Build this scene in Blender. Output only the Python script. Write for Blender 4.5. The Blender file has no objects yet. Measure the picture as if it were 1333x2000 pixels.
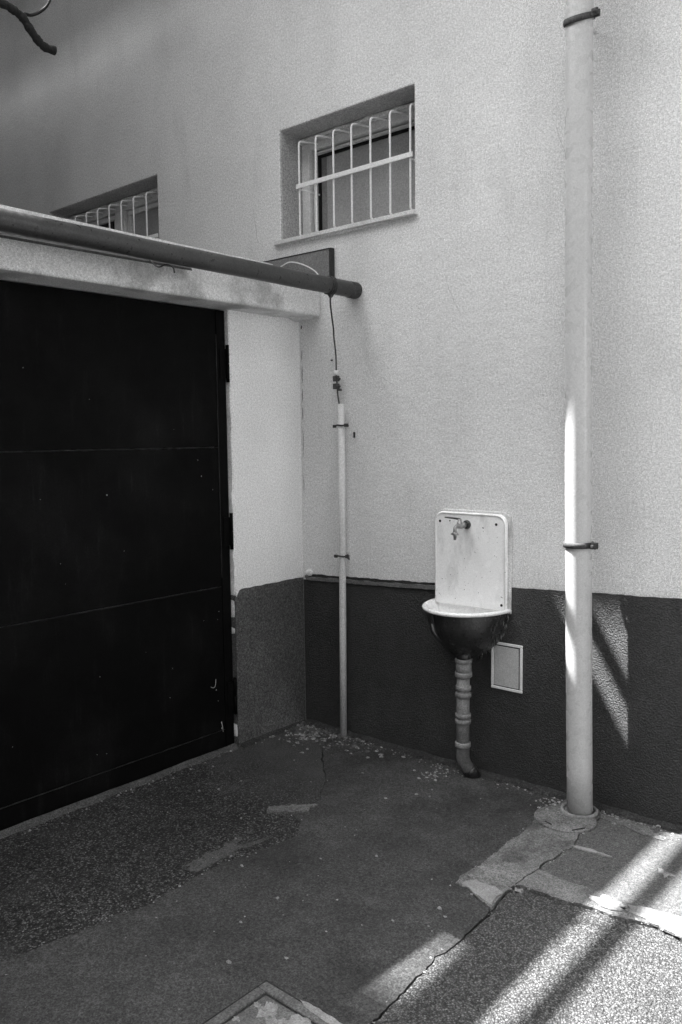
import bpy, bmesh, math, random
from mathutils import Vector, Matrix, noise, geometry
R = math.radians
random.seed(7)
S = bpy.context.scene
C = S.collection

# ------------------------------------------------------------------ camera
def setup_camera():
    yaw, pitch, roll, fpx = -0.71705415, -0.08822734, -0.01205763, 1635.274
    f = Vector((math.sin(yaw)*math.cos(pitch), math.cos(yaw)*math.cos(pitch), math.sin(pitch)))
    r = Vector((math.cos(yaw), -math.sin(yaw), 0)); u = r.cross(f)
    r2 = r*math.cos(roll) + u*math.sin(roll); u2 = -r*math.sin(roll) + u*math.cos(roll)
    cd = bpy.data.cameras.new('camera'); co = bpy.data.objects.new('camera', cd); C.objects.link(co)
    m = Matrix((r2, u2, -f)).transposed().to_4x4(); m.translation = Vector((3.2026911, -3.34749186, 1.6))
    co.matrix_world = m
    cd.sensor_fit = 'VERTICAL'; cd.sensor_height = 36; cd.sensor_width = 24
    cd.lens = fpx/2000*36
    cd.clip_start = .05; cd.clip_end = 1000
    S.camera = co
setup_camera()

# ------------------------------------------------------------------ light
TH = R(18); SLOPE = 1.68                       # sun grazes the house wall; metres down per metre along x
ELEV = math.atan(SLOPE*math.cos(TH))
travel = Vector((math.cos(TH)*math.cos(ELEV), math.sin(TH)*math.cos(ELEV), -math.sin(ELEV)))
w = bpy.data.worlds.new('World'); S.world = w; w.use_nodes = True
nt = w.node_tree; nt.nodes.clear()
sky = nt.nodes.new('ShaderNodeTexSky'); sky.sky_type = 'NISHITA'; sky.sun_disc = False
sky.sun_elevation = ELEV; sky.sun_rotation = math.atan2(-travel.x, -travel.y) % (2*math.pi)
bw = nt.nodes.new('ShaderNodeRGBToBW'); bg = nt.nodes.new('ShaderNodeBackground'); wo = nt.nodes.new('ShaderNodeOutputWorld')
nt.links.new(sky.outputs[0], bw.inputs[0]); nt.links.new(bw.outputs[0], bg.inputs[0]); nt.links.new(bg.outputs[0], wo.inputs[0])
bg.inputs[1].default_value = 0.15
sd = bpy.data.lights.new('sun', 'SUN'); sd.energy = 2.4; sd.angle = R(0.5); sd.color = (1, 1, 1)
so = bpy.data.objects.new('sun', sd); C.objects.link(so)
so.rotation_euler = travel.to_track_quat('-Z', 'Y').to_euler(); so.location = (-5, -3, 12)
S.view_settings.view_transform = 'Standard'; S.view_settings.look = 'None'
S.view_settings.gamma = 1; S.view_settings.exposure = 3.55; S.view_settings.use_curve_mapping = False
S.render.engine = 'CYCLES'
S.cycles.max_bounces = 8; S.cycles.diffuse_bounces = 5

# ------------------------------------------------------------------ materials
def mat(name, base, blotch=.12, bscale=1.3, grain=.25, gscale=220, rough=.85, bump=.3, bdist=.002,
        bumpscale=180, stain=None, chips=None, metal=0, spec=.35, pebbles=None, coarse=2.5, stain2=None):
    m = bpy.data.materials.new(name); m.use_nodes = True
    n = m.node_tree.nodes; L = m.node_tree.links; b = n['Principled BSDF']
    tc = n.new('ShaderNodeTexCoord')
    def noi(sc, det=2, rg=.5, mapping=None):
        t = n.new('ShaderNodeTexNoise'); t.inputs['Scale'].default_value = sc; t.inputs['Detail'].default_value = det
        t.inputs['Roughness'].default_value = rg
        if mapping:
            mp = n.new('ShaderNodeMapping'); mp.inputs['Scale'].default_value = mapping; L.new(tc.outputs['Object'], mp.inputs[0]); L.new(mp.outputs[0], t.inputs['Vector'])
        else: L.new(tc.outputs['Object'], t.inputs['Vector'])
        return t.outputs['Fac']
    def mth(op, a, c, d=None, clamp=False):
        t = n.new('ShaderNodeMath'); t.operation = op; t.use_clamp = clamp
        for i, v in enumerate((a, c, d)):
            if v is None: continue
            if isinstance(v, (int, float)): t.inputs[i].default_value = v
            else: L.new(v, t.inputs[i])
        return t.outputs[0]
    def rng(v, a0, a1, b0, b1):
        t = n.new('ShaderNodeMapRange'); t.clamp = True; L.new(v, t.inputs[0])
        for i, q in enumerate((a0, a1, b0, b1)): t.inputs[i+1].default_value = q
        return t.outputs[0]
    col = mth('MULTIPLY', rng(noi(bscale, 5, .6), .3, .7, 1-blotch, 1+blotch), base)
    gn = noi(gscale, 3, .7)
    if pebbles:
        v = n.new('ShaderNodeTexVoronoi'); v.inputs['Scale'].default_value = pebbles[0]; L.new(tc.outputs['Object'], v.inputs['Vector'])
        sc = n.new('ShaderNodeSeparateColor'); L.new(v.outputs['Color'], sc.inputs[0])
        pw = mth('POWER', sc.outputs[0], pebbles[3])
        pc = mth('MULTIPLY_ADD', pw, pebbles[2]-pebbles[1], pebbles[1])
        edge = rng(v.outputs['Distance'], .28, .62, 1, .35)
        pc = mth('MULTIPLY', pc, edge)
        pc = mth('MULTIPLY', pc, rng(noi(bscale, 5, .6), .3, .7, 1-blotch, 1+blotch))
        if pebbles[4] is not None:      # worn only in part
            mk = rng(noi(pebbles[4], 4, .6), .30, .42, 0, 1)
            sx = n.new('ShaderNodeSeparateXYZ'); L.new(tc.outputs['Object'], sx.inputs[0])
            wob = mth('MULTIPLY_ADD', noi(3, 4, .6), .9, sx.outputs[1])
            mk = mth('MULTIPLY', mk, rng(wob, -.45, -.05, 1, 0))
            mix = n.new('ShaderNodeMix'); mix.data_type = 'FLOAT'
            L.new(mk, mix.inputs[0]); L.new(col, mix.inputs[2]); L.new(pc, mix.inputs[3]); col = mix.outputs[0]
        else: col = pc
        hgt = mth('SUBTRACT', 1, v.outputs['Distance'])
    col = mth('MULTIPLY', col, rng(gn, .36, .64, 1-grain, 1+grain))
    col = mth('MULTIPLY', col, rng(noi(gscale*.42, 2, .6), .34, .66, 1-grain*.45, 1+grain*.45))
    if stain:                           # (scale, lo, hi, factor, mapping)
        st = rng(noi(stain[0], 5, .6, stain[4]), stain[1], stain[2], 1, stain[3]); col = mth('MULTIPLY', col, st)
    if stain2:
        st = rng(noi(stain2[0], 6, .65, stain2[4]), stain2[1], stain2[2], 1, stain2[3]); col = mth('MULTIPLY', col, st)
    if chips:                           # (scale, threshold, colour)
        ck = rng(noi(chips[0], 2, .5), chips[1], chips[1]+.03, 0, 1)
        mix = n.new('ShaderNodeMix'); mix.data_type = 'FLOAT'; L.new(ck, mix.inputs[0]); L.new(col, mix.inputs[2]); mix.inputs[3].default_value = chips[2]; col = mix.outputs[0]
    cc = n.new('ShaderNodeCombineColor')
    for i in range(3): L.new(col, cc.inputs[i])
    L.new(cc.outputs[0], b.inputs['Base Color'])
    b.inputs['Metallic'].default_value = metal; b.inputs['Specular IOR Level'].default_value = spec
    L.new(rng(noi(bscale*6, 3), .3, .7, max(0, rough-.1), min(1, rough+.1)), b.inputs['Roughness'])
    bp = n.new('ShaderNodeBump'); bp.inputs['Strength'].default_value = bump; bp.inputs['Distance'].default_value = bdist
    h = noi(bumpscale, 4, .65)
    if pebbles: h = mth('ADD', h, hgt)
    h2 = mth('MULTIPLY_ADD', noi(14, 3, .5), coarse, h)
    L.new(h2, bp.inputs['Height']); L.new(bp.outputs[0], b.inputs['Normal'])
    return m

M = {}
M['plaster'] = mat('plaster', .70, .10, .9, .30, 210, .92, .5, .004, 160, stain=(1.5, .52, .75, .82, (1, 1, .6)), chips=(26, .79, .38), stain2=(4.5, .56, .72, .88, (1, 1, .3)))
M['pierplaster'] = mat('pier_plaster', .80, .08, 1.6, .26, 230, .92, .5, .004, 160, stain=(2, .55, .75, .88, (1, 1, .5)), chips=(30, .79, .4))
M['beamplaster'] = mat('beam_plaster', .70, .10, 1.2, .28, 260, .92, .5, .004, 160, stain=(3.2, .50, .62, .62, (1, 1, 1.0)), chips=(30, .79, .3))
M['dado'] = mat('dado_plaster', .021, .16, 1.8, .85, 170, .5, 1, .022, 150, spec=.8, coarse=.12, stain=(3.5, .50, .72, 1.9, (1, 1, .8)), stain2=(1.6, .5, .7, .7, (1, 1, 1)), chips=(42, .76, .10))
M['dadolight'] = mat('ledge_plaster', .13, .2, 4, .4, 170, .85, .6, .004, 120)
M['gate'] = mat('gate_paint', .0025, .35, 2.5, .4, 200, .6, .2, .002, 30, spec=.07, stain=(1.3, .5, .7, 2.6, (1, 1, 1)), stain2=(9, .56, .7, 2.2, (1, 3, .4)))
M['gateedge'] = mat('gate_iron', .003, .35, 5, .3, 200, .65, .3, .001, 90, spec=.06)
M['weld'] = mat('weld_bead', .016, .6, 9, .5, 150, .5, .4, .001, 90)
M['chip'] = mat('bare_chip', .38, .2, 9, .2, 150, .6, .2)
M['asphalt'] = mat('asphalt', .044, .34, 1.3, .65, 190, .8, .8, .004, 140, chips=(26, .765, .24), stain=(2.2, .50, .66, .68, (1, 1, 1)), stain2=(7, .5, .7, 1.35, (1, 1, 1)))
M['worn'] = mat('worn_asphalt', .055, .25, 1.4, .6, 190, .8, .9, .005, 130, pebbles=(150, .018, .18, 2.6, .8))
M['aggregate'] = mat('washed_aggregate', .12, .15, 1.2, .25, 240, .75, 1., .006, 150, pebbles=(165, .065, .22, 1.5, None))
M['asphaltR'] = mat('grey_asphalt', .085, .16, 2.2, .6, 190, .82, .8, .004, 140, chips=(22, .79, .4))
M['skim'] = mat('grey_skim', .062, .3, 6, .6, 190, .82, .8, .004, 140)
M['dadoA'] = mat('pier_dado_plaster', .095, .16, 1.8, .7, 190, .75, 1, .010, 150, coarse=.3, stain=(3, .50, .7, 1.5, (1, 1, .6)), chips=(42, .77, .16))
M['concrete'] = mat('patch_concrete', .14, .34, 5, .5, 190, .85, .7, .004, 120, stain=(7, .50, .62, .62, (1, 1, 1)))
M['concreteL'] = mat('pale_concrete', .22, .3, 9, .25, 190, .85, .7, .004, 120, stain=(16, .60, .68, .5, (1, 1, 1)))
M['dirt'] = mat('dirt', .035, .4, 6, .6, 150, .95, 1, .006, 90)
M['yard'] = mat('yard_concrete', .15, .12, .6, .2, 120, .9, .5)
M['soil'] = mat('sub_base', .022, .3, 3, .5, 100, .95, 1, .006, 80)
M['crumb'] = mat('crumb', .22, .85, 60, .3, 200, .9, .5)
M['leaf'] = mat('dry_leaf', .09, .5, 30, .3, 200, .8, .5)
M['white'] = mat('white_paint', .78, .05, 5, .12, 200, .5, .2, .001, 90)
M['frame'] = mat('window_paint', .62, .12, 7, .2, 200, .6, .3, .001, 90)
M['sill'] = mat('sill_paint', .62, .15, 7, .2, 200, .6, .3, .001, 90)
M['pane'] = mat('curtained_glass', .36, .12, 2.5, .2, 200, .16, .03, .0005, 60, spec=.5)
M['panedark'] = mat('dark_glass', .035, .12, 2.5, .12, 200, .25, .03, .0005, 60, spec=.5)
M['oldwall'] = mat('old_render', .22, .1, .8, .1, 100, .9, .4)
M['darkbrick'] = mat('pale_brick', .30, .2, .8, .3, 100, .9, .4)
M['reveal'] = mat('grey_reveal', .40, .16, 3, .45, 210, .92, .5, .004, 160)  # darker plaster tone on window inner faces and hairline cracks
M['addedwing'] = mat('added_wing_render', .12, .1, .8, .1, 100, .9, .4)
M['black'] = mat('black_gap', .006, .1, 3, .1, 200, .9, .1)
M['zinc'] = mat('painted_downpipe', .52, .04, 3, .10, 230, .30, .05, .0004, 120, spec=.6, coarse=.2, stain=(6, .58, .7, .90, (2, 2, .25)))
M['pole'] = mat('galvanised_cover', .60, .08, 4, .2, 230, .55, .15, .0006, 120)
M['rust'] = mat('rusty_iron', .07, .3, 20, .4, 200, .7, .5, .001, 120, metal=.3)
M['pipe'] = mat('weathered_pipe', .04, .2, 7, .35, 200, .36, .5, .001, 90, spec=.5)
M['enamel'] = mat('chipped_enamel', .90, .03, 4, .09, 230, .22, .08, .0006, 60, spec=.6, chips=(80, .72, .14), stain=(16, .54, .7, .78, (1, 1, .35)))
M['iron'] = mat('cast_iron', .022, .5, 14, .6, 160, .34, .8, .003, 60, spec=.7, chips=(34, .66, .09), coarse=1.2)
M['drain'] = mat('plastic_drain', .24, .25, 9, .3, 200, .6, .2, .0006, 90, stain=(10, .5, .7, .6, (1, 1, .5)))
M['draindark'] = mat('grimy_drain', .11, .3, 12, .3, 200, .6, .2, .0006, 90)
M['brass'] = mat('dull_brass', .30, .3, 30, .3, 250, .38, .3, .0006, 90, metal=.6)
M['panelgrey'] = mat('access_door', .52, .06, 6, .2, 230, .6, .15, .0006, 90)
M['board'] = mat('grey_board', .20, .1, 4, .3, 200, .8, .3, .001, 90)
M['boardside'] = mat('dark_edge', .03, .2, 9, .3, 200, .8, .3)  # near-black tone for board edges, groove, cracks and nails
M['bark'] = mat('bark', .012, .4, 14, .5, 90, .9, 1, .006, 60)
M['roof'] = mat('roof_sheet', .34, .2, 2, .2, 100, .7, .3)
M['soffit'] = mat('eave_soffit', .06, .1, 2, .2, 100, .9, .3)
M['cover'] = mat('cast_cover', .10, .3, 5, .45, 170, .7, .8, .003, 120)

# ------------------------------------------------------------------ mesh helpers
def bx(bm, x0, x1, y0, y1, z0, z1):
    v = [bm.verts.new((x, y, z)) for x in (x0, x1) for y in (y0, y1) for z in (z0, z1)]
    for f in ((0, 1, 3, 2), (4, 6, 7, 5), (0, 4, 5, 1), (2, 3, 7, 6), (0, 2, 6, 4), (1, 5, 7, 3)):
        bm.faces.new([v[i] for i in f])
def tube(bm, pts, r, seg=12, cap=True):
    pts = [Vector(p) for p in pts]
    rs = r if isinstance(r, (list, tuple)) else [r]*len(pts)
    up = Vector((0, 0, 1)); rings = []; prev = None
    for i, p in enumerate(pts):
        d = (pts[min(i+1, len(pts)-1)] - pts[max(i-1, 0)]).normalized()
        if prev is None:
            a = d.cross(up if abs(d.z) < .9 else Vector((1, 0, 0))).normalized()
        else: a = (prev - d*prev.dot(d)).normalized()
        prev = a; b = d.cross(a)
        rings.append([bm.verts.new(p + (a*math.cos(t) + b*math.sin(t))*rs[i]) for t in [2*math.pi*k/seg for k in range(seg)]])
    for q, s in zip(rings, rings[1:]):
        for k in range(seg):
            f = bm.faces.new((q[k], q[(k+1) % seg], s[(k+1) % seg], s[k])); f.smooth = True
    if cap:
        bm.faces.new(rings[0][::-1]); bm.faces.new(rings[-1])
def smooth_path(pts, n=6):
    pts = [Vector(p) for p in pts]; out = []
    P = [2*pts[0]-pts[1]] + pts + [2*pts[-1]-pts[-2]]
    for i in range(1, len(P)-2):
        for k in range(n):
            t = k/n
            out.append(.5*((2*P[i]) + (P[i+1]-P[i-1])*t + (2*P[i-1]-5*P[i]+4*P[i+1]-P[i+2])*t*t + (3*P[i]-P[i-1]-3*P[i+1]+P[i+2])*t**3))
    out.append(pts[-1]); return out
def obj(name, bm, m, parent=None, bevel=0, seg=2):
    bmesh.ops.recalc_face_normals(bm, faces=bm.faces)
    me = bpy.data.meshes.new(name); bm.to_mesh(me); bm.free(); me.materials.append(m)
    o = bpy.data.objects.new(name, me); C.objects.link(o)
    if parent:
        o.parent = parent
        if parent.type == 'EMPTY': o.location = -parent.location   # mesh is in world metres
    if bevel:
        md = o.modifiers.new('bevel', 'BEVEL'); md.width = bevel; md.segments = seg; md.limit_method = 'ANGLE'; md.angle_limit = R(40)
    return o
def thing(name, label, cat, loc=(0, 0, 0), group=None):
    o = bpy.data.objects.new(name, None); C.objects.link(o); o.location = loc; o.empty_display_size = .1
    return tag(o, label, cat, group)
def tag(o, label, cat, group=None):
    o['label'] = label; o['category'] = cat
    if group: o['group'] = group
    return o
def NB(): return bmesh.new()
def boxobj(name, m, parent, *c, bevel=0):
    bm = NB(); bx(bm, *c); return obj(name, bm, m, parent, bevel)
def nz(x, y, s=1., k=0.): return noise.noise(Vector((x*s+k, y*s-k*.7, k*1.3)))

# ------------------------------------------------------------------ ground
def jag(pts, step=.018, amp=.012, k=0.):
    """a broken edge: denser points pushed sideways by noise; ends stay"""
    out = []
    for a, b in zip(pts, pts[1:]):
        a = Vector(a); b = Vector(b); L = (b-a).length; n = max(1, int(L/step)); nrm = Vector((-(b-a).y, (b-a).x)).normalized()
        for i in range(n):
            p = a.lerp(b, i/n)
            wgt = 1 if i else .6
            out.append(p + nrm*wgt*(amp*1.6*nz(p.x, p.y, 9, k) + amp*nz(p.x, p.y, 34, k+3)+ amp*.6*nz(p.x, p.y, 80, k+5)))
    out.append(Vector(pts[-1])); return out
def slab(name, poly, z, m, parent, inset=.0025, thick=.02):
    pts = [Vector((p[0], p[1])) for p in poly]
    q = [pts[0]]
    for p in pts[1:]:
        if (p-q[-1]).length > 1e-4: q.append(p)
    if (q[0]-q[-1]).length < 1e-4: q.pop()
    area = sum(a.x*b.y-b.x*a.y for a, b in zip(q, q[1:]+q[:1]))
    if area < 0: q.reverse()
    n = len(q); r = []
    for i in range(n):
        d = (q[(i+1) % n]-q[i-1]); nrm = Vector((-d.y, d.x)).normalized()
        a = max(.0008, inset*(1+1.6*nz(q[i].x, q[i].y, 5, 9)))
        r.append(q[i]+nrm*a)
    tris = geometry.tessellate_polygon([[Vector((p.x, p.y, 0)) for p in r]])
    bm = NB()
    top = [bm.verts.new((p.x, p.y, z)) for p in r]; bot = [bm.verts.new((p.x, p.y, z-thick)) for p in r]
    for t in tris:
        try: bm.faces.new([top[i] for i in t])
        except ValueError: pass
    for i in range(n):
        j = (i+1) % n; bm.faces.new((top[i], bot[i], bot[j], top[j]))
    bmesh.ops.recalc_face_normals(bm, faces=bm.faces)
    if bm.faces[0].normal.z < 0: bmesh.ops.reverse_faces(bm, faces=bm.faces)
    me = bpy.data.meshes.new(name); bm.to_mesh(me); bm.free(); me.materials.append(m)
    o = bpy.data.objects.new(name, me); C.objects.link(o); o.parent = parent
    return o

bm = NB(); bx(bm, -200, 200, -200, 200, -.5, -.018)
ground = obj('ground', bm, M['yard']); ground['kind'] = 'structure'
bm = NB(); bx(bm, -.6, 7.05, -9.05, .04, -.03, -.012)
obj('paving_bed', bm, M['soil'], ground)
seamS = jag([(.70, -9), (.76, -3), (.785, -2.2), (.865, -1.73), (.856, -1.375), (.905, -1.09), (.915, -1.02), (.86, -.95), (.775, -.90)], amp=.010, k=1)
seamT = jag([(.775, -.90), (.765, -.72), (.60, -.50), (.391, -.291), (.28, -.12), (.24, .04)], amp=.006, k=2)
L1 = jag([(1.60, .04), (1.585, -.23), (1.603, -.381), (1.608, -.555), (1.605, -.703), (1.600, -.874), (1.612, -.925)], amp=.008, k=3)
P2b = jag([(1.612, -.925), (1.666, -.924), (1.702, -.947), (1.796, -.984)], amp=.006, k=4)
K2a = jag([(1.796, -.984), (1.787, -.918), (1.784, -.826)], amp=.006, k=5)
K2 = jag([(1.796, -.984), (1.807, -1.099), (1.815, -1.202), (1.797, -1.32), (1.808, -1.376), (1.825, -1.515), (1.837, -1.645), (1.84, -2.4), (1.84, -9)], amp=.009, k=6)
K1 = jag([(1.80, .04), (1.767, -.051), (1.779, -.188), (1.797, -.322), (1.813, -.401), (1.807, -.475), (1.787, -.602), (1.792, -.66)], amp=.011, k=7)
K1b = jag([(1.792, -.66), (1.784, -.826)], amp=.006, k=8)
K4 = jag([(1.792, -.66), (1.884, -.653), (2.011, -.654), (2.141, -.656), (2.306, -.625), (2.8, -.62), (7, -.6)], amp=.009, k=10)
K3 = jag([(1.784, -.826), (1.807, -.794), (1.883, -.787), (1.959, -.783), (2.037, -.771), (2.118, -.771), (2.204, -.749), (2.277, -.743), (2.352, -.759), (2.8, -.77), (7, -.8)], amp=.010, k=11)
gL = slab('worn_asphalt_strip', [(-.6, -9)] + seamS + seamT[1:] + [(-.6, .04)], .0, M['worn'], ground)
gC = slab('asphalt_field', seamS[::-1][::-1] + seamT[1:] + [Vector((1.60, .04))] + L1[1:] + P2b[1:] + K2[1:], .003, M['asphalt'], ground)
slab('concrete_patch', L1[::-1][::-1] + P2b[1:] + K2a[1:] + K1b[::-1][1:] + K1[::-1][1:], .007, M['concrete'], ground)
slab('asphalt_patch', K1 + K4[1:] + [(7, .04)], .004, M['asphaltR'], ground, inset=.002)
slab('concrete_strip', K1b[::-1][::-1] + K3[1:] + K4[::-1][:-1] , .010, M['concrete'], ground, inset=.002)
slab('aggregate_field', K2a[::-1][::-1] + K3[1:] + [(7, -9)] + K2[::-1][:-1], .001, M['aggregate'], ground, inset=.003)
# pale skim coats lying on the pieces
def blob(cx, cy, rx, ry, k, n=46, amp=.35, rot=0):
    pts = []
    for i in range(n):
        t = 2*math.pi*i/n; rr = 1+amp*(nz(math.cos(t), math.sin(t), 1.6, k)*1.3+.6*nz(math.cos(t), math.sin(t), 5, k))
        x, y = rx*rr*math.cos(t), ry*rr*math.sin(t)
        pts.append(Vector((cx+x*math.cos(rot)-y*math.sin(rot), cy+x*math.sin(rot)+y*math.cos(rot))))
    return pts
pp = jag([(1.640, -.885), (1.632, -.918), (1.668, -.930), (1.704, -.950), (1.787, -.974), (1.783, -.93), (1.778, -.868), (1.72, -.868), (1.66, -.862), (1.640, -.885)], amp=.009, k=13)
slab('pale_skim_patch', pp, .011, M['concreteL'], ground, thick=.006)
slab('pale_skim_patch', blob(.735, -.865, .10, .040, 21, rot=R(57), amp=.5), .009, M['concrete'], ground, thick=.012)
slab('pale_skim_patch', blob(1.885, -.398, .062, .013, 22, rot=R(3), amp=.6), .008, M['concreteL'], ground, thick=.006)
slab('pale_skim_patch', blob(2.165, -.38, .032, .020, 23, rot=R(-20), amp=.7), .008, M['concreteL'], ground, thick=.006)
slab('pale_skim_patch', blob(1.815, -.835, .022, .026, 24, amp=.6), .0115, M['concreteL'], ground, thick=.014)
slab('pale_skim_patch', blob(2.33, -.70, .19, .042, 25, amp=.35), .014, M['concreteL'], ground, thick=.008)
slab('pale_skim_patch', blob(2.09, -.71, .06, .035, 26, amp=.5), .014, M['concreteL'], ground, thick=.008)
slab('grey_skim_patch', blob(.80, -1.30, .045, .17, 27, rot=R(-4), amp=.9), .003, M['skim'], ground, thick=.006)
slab('grey_skim_patch', blob(1.93, -.10, .15, .03, 28, rot=R(-6), amp=.5), .008, M['concrete'], ground, thick=.006)
# cement fillets where the walls meet the ground
def fillet(name, a, b, wd, h, nrm, m, parent, k):
    a = Vector(a); b = Vector(b); L = (b-a).length; n = int(L/.02); nv = Vector(nrm); bm = NB(); rows = []
    for i in range(n+1):
        p = a.lerp(b, i/n); ww = wd*(1+.7*nz(p.x, p.y, 6, k)+.4*nz(p.x, p.y, 25, k)); hh = h*(1+.6*nz(p.x, p.y, 9, k+2))
        rows.append([bm.verts.new((p.x-nv.x*.004, p.y-nv.y*.004, -.015)), bm.verts.new((p.x-nv.x*.004, p.y-nv.y*.004, .012+hh)),
                     bm.verts.new((p.x+nv.x*ww*.45, p.y+nv.y*ww*.45, .008+hh*.4)), bm.verts.new((p.x+nv.x*ww, p.y+nv.y*ww, -.012))])
    for q, s in zip(rows, rows[1:]):
        for j in range(3): bm.faces.new((q[j], q[j+1], s[j+1], s[j]))
    return obj(name, bm, m, parent)
fillet('dirt_edging', (.02, -.012), (6.5, -.012), .055, .012, (0, -1), M['dirt'], ground, 31)
fillet('dirt_edging', (.0, -.50), (.0, -.01), .035, .010, (1, 0), M['dirt'], ground, 32)
fillet('threshold_edging', (-.012, -7.5), (-.012, -.52), .032, .008, (1, 0), M['skim'], ground, 33)

# ------------------------------------------------------------------ house wall with the two barred windows
house = thing('house', 'tall pale rough plastered house wall with two barred windows and a dark dado', 'building')
XS = [-9, -2.498, -1.222, -.123, .771, 7]; ZS = [-.3, 2.672, 3.258, 4.938]
def wallmesh():
    bm = NB(); D = .32; hole = lambda i, j: j == 1 and i in (1, 3)
    def q(*v, mi=0): bm.faces.new([bm.verts.new(p) for p in v]).material_index = mi
    for i in range(5):
        for j in range(3):
            if hole(i, j): continue
            x0, x1, z0, z1 = XS[i], XS[i+1], ZS[j], ZS[j+1]
            for y in (0, D): q((x0, y, z0), (x1, y, z0), (x1, y, z1), (x0, y, z1))
            for ni, nj, a in ((i-1, j, ((x0, z0), (x0, z1))), (i+1, j, ((x1, z0), (x1, z1))), (i, j-1, ((x0, z0), (x1, z0))), (i, j+1, ((x0, z1), (x1, z1)))):
                if ni < 0 or ni > 4 or nj < 0 or nj > 2 or hole(ni, nj):
                    (ax, az), (cx, cz) = a; q((ax, 0, az), (cx, 0, cz), (cx, D, cz), (ax, D, az), mi=int(0 <= ni <= 4 and 0 <= nj <= 2 and hole(ni, nj)))
    bmesh.ops.remove_doubles(bm, verts=bm.verts, dist=1e-4); return bm
wl = obj('wall', wallmesh(), M['plaster'], house, bevel=.012, seg=3); wl.data.materials.append(M['reveal'])
boxobj('room_back', M['black'], house, -9, 7, .50, .55, -.3, 4.93)
boxobj('eave', M['soffit'], house, -9, 7, -.80, .5, 4.94, 5.34, bevel=.01)
# dado: thin coat of dark plaster whose top creeps up to the right
def strip_mesh(xs, y0, y1, zt, zb, k=0, amp=.003):
    bm = NB(); rows = []
    for x in xs:
        t = zt(x)+amp*(nz(x, 0, 22, k)+.8*nz(x, 0, 70, k)); b = zb(x)+(amp*(nz(x, 1, 22, k)) if zb(x) > 0 else 0)
        rows.append([bm.verts.new((x, y0, b)), bm.verts.new((x, y0, t)), bm.verts.new((x, y1, t)), bm.verts.new((x, y1, b))])
    for q, s in zip(rows, rows[1:]):
        for j in range(4): bm.faces.new((q[j], s[j], s[(j+1) % 4], q[(j+1) % 4]))
    bm.faces.new(rows[0]); bm.faces.new(rows[-1][::-1]); return bm
def interp(T):
    def f(x):
        for (a, b), (c, d) in zip(T, T[1:]):
            if x <= c: return b+(d-b)*(x-a)/(c-a)
        return T[-1][1]
    return f
dz = interp([(0, .850), (.074, .851), (.603, .874), (.90, .890), (1.323, .914), (2.07, .949), (7, 1.17)])
fr = lambda a, b, s=.02: [a+(b-a)*i/int((b-a)/s) for i in range(int((b-a)/s)+1)]
obj('dado', strip_mesh(fr(.006, .92), -.004, .05, lambda x: dz(x)-.034, lambda x: -.2, 1), M['dado'], house)
obj('dado', strip_mesh(fr(.9205, 6.9), -.0045, .05, dz, lambda x: -.2, 2), M['dado'], house)
obj('ledge', strip_mesh(fr(.03, .91), -.012, .04, lambda x: dz(x)-.014, lambda x: dz(x)-.032, 3, .004), M['dadolight'], house, )
obj('groove', strip_mesh(fr(.04, .915), -.0035, .04, lambda x: dz(x)+.001, lambda x: dz(x)-.013, 4, .004), M['boardside'], house)
# plaster lump at the corner and crack slivers
def lump(name, c, r, m, parent, k, sc=(1, 1, 1)):
    bm = NB(); bmesh.ops.create_icosphere(bm, subdivisions=2, radius=1)
    for v in bm.verts:
        d = 1+.45*noise.noise(v.co*1.7+Vector((k, k, k))); v.co = Vector((v.co.x*sc[0]*r*d+c[0], v.co.y*sc[1]*r*d+c[1], v.co.z*sc[2]*r*d+c[2]))
    return obj(name, bm, m, parent)
lump('plaster_lump', (.055, -.008, .862), .020, M['white'], house, 3, (1.2, .7, 1))
lump('plaster_lump', (.035, -.006, .835), .013, M['dadolight'], house, 5, (1.2, .7, 1))
def sliver(parent, pts, wd, m, axis='y', off=-.0015, k=0):
    bm = NB(); n = len(pts)
    L = [];
    for i, (a, z) in enumerate(pts):
        ww = wd*(.25+.75*math.sin(math.pi*(i+.3)/(n-.4))); L.append((a-ww/2, a+ww/2, z))
    for s, t in zip(L, L[1:]):
        c = []
        for (l, r_, z) in (s, t):
            c.append([bm.verts.new((l, off, z) if axis == 'y' else (off, l, z)), bm.verts.new((r_, off, z) if axis == 'y' else (off, r_, z))])
        bm.faces.new((c[0][0], c[0][1], c[1][1], c[1][0]))
    return obj('crack', bm, m, parent)
for z0, z1, w_ in ((2.08, 2.02, .004), (1.99, 1.90, .006), (1.87, 1.80, .005), (1.77, 1.70, .005), (1.66, 1.50, .003), (1.40, 1.30, .003), (2.21, 2.19, .009)):
    x0 = .016
    pts = [(x0+.003*nz(z0+i, .3, 3.3, 2), z0+(z1-z0)*i/6) for i in range(7)]
    sliver(house, pts, w_, M['boardside'], off=-.0012)

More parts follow.
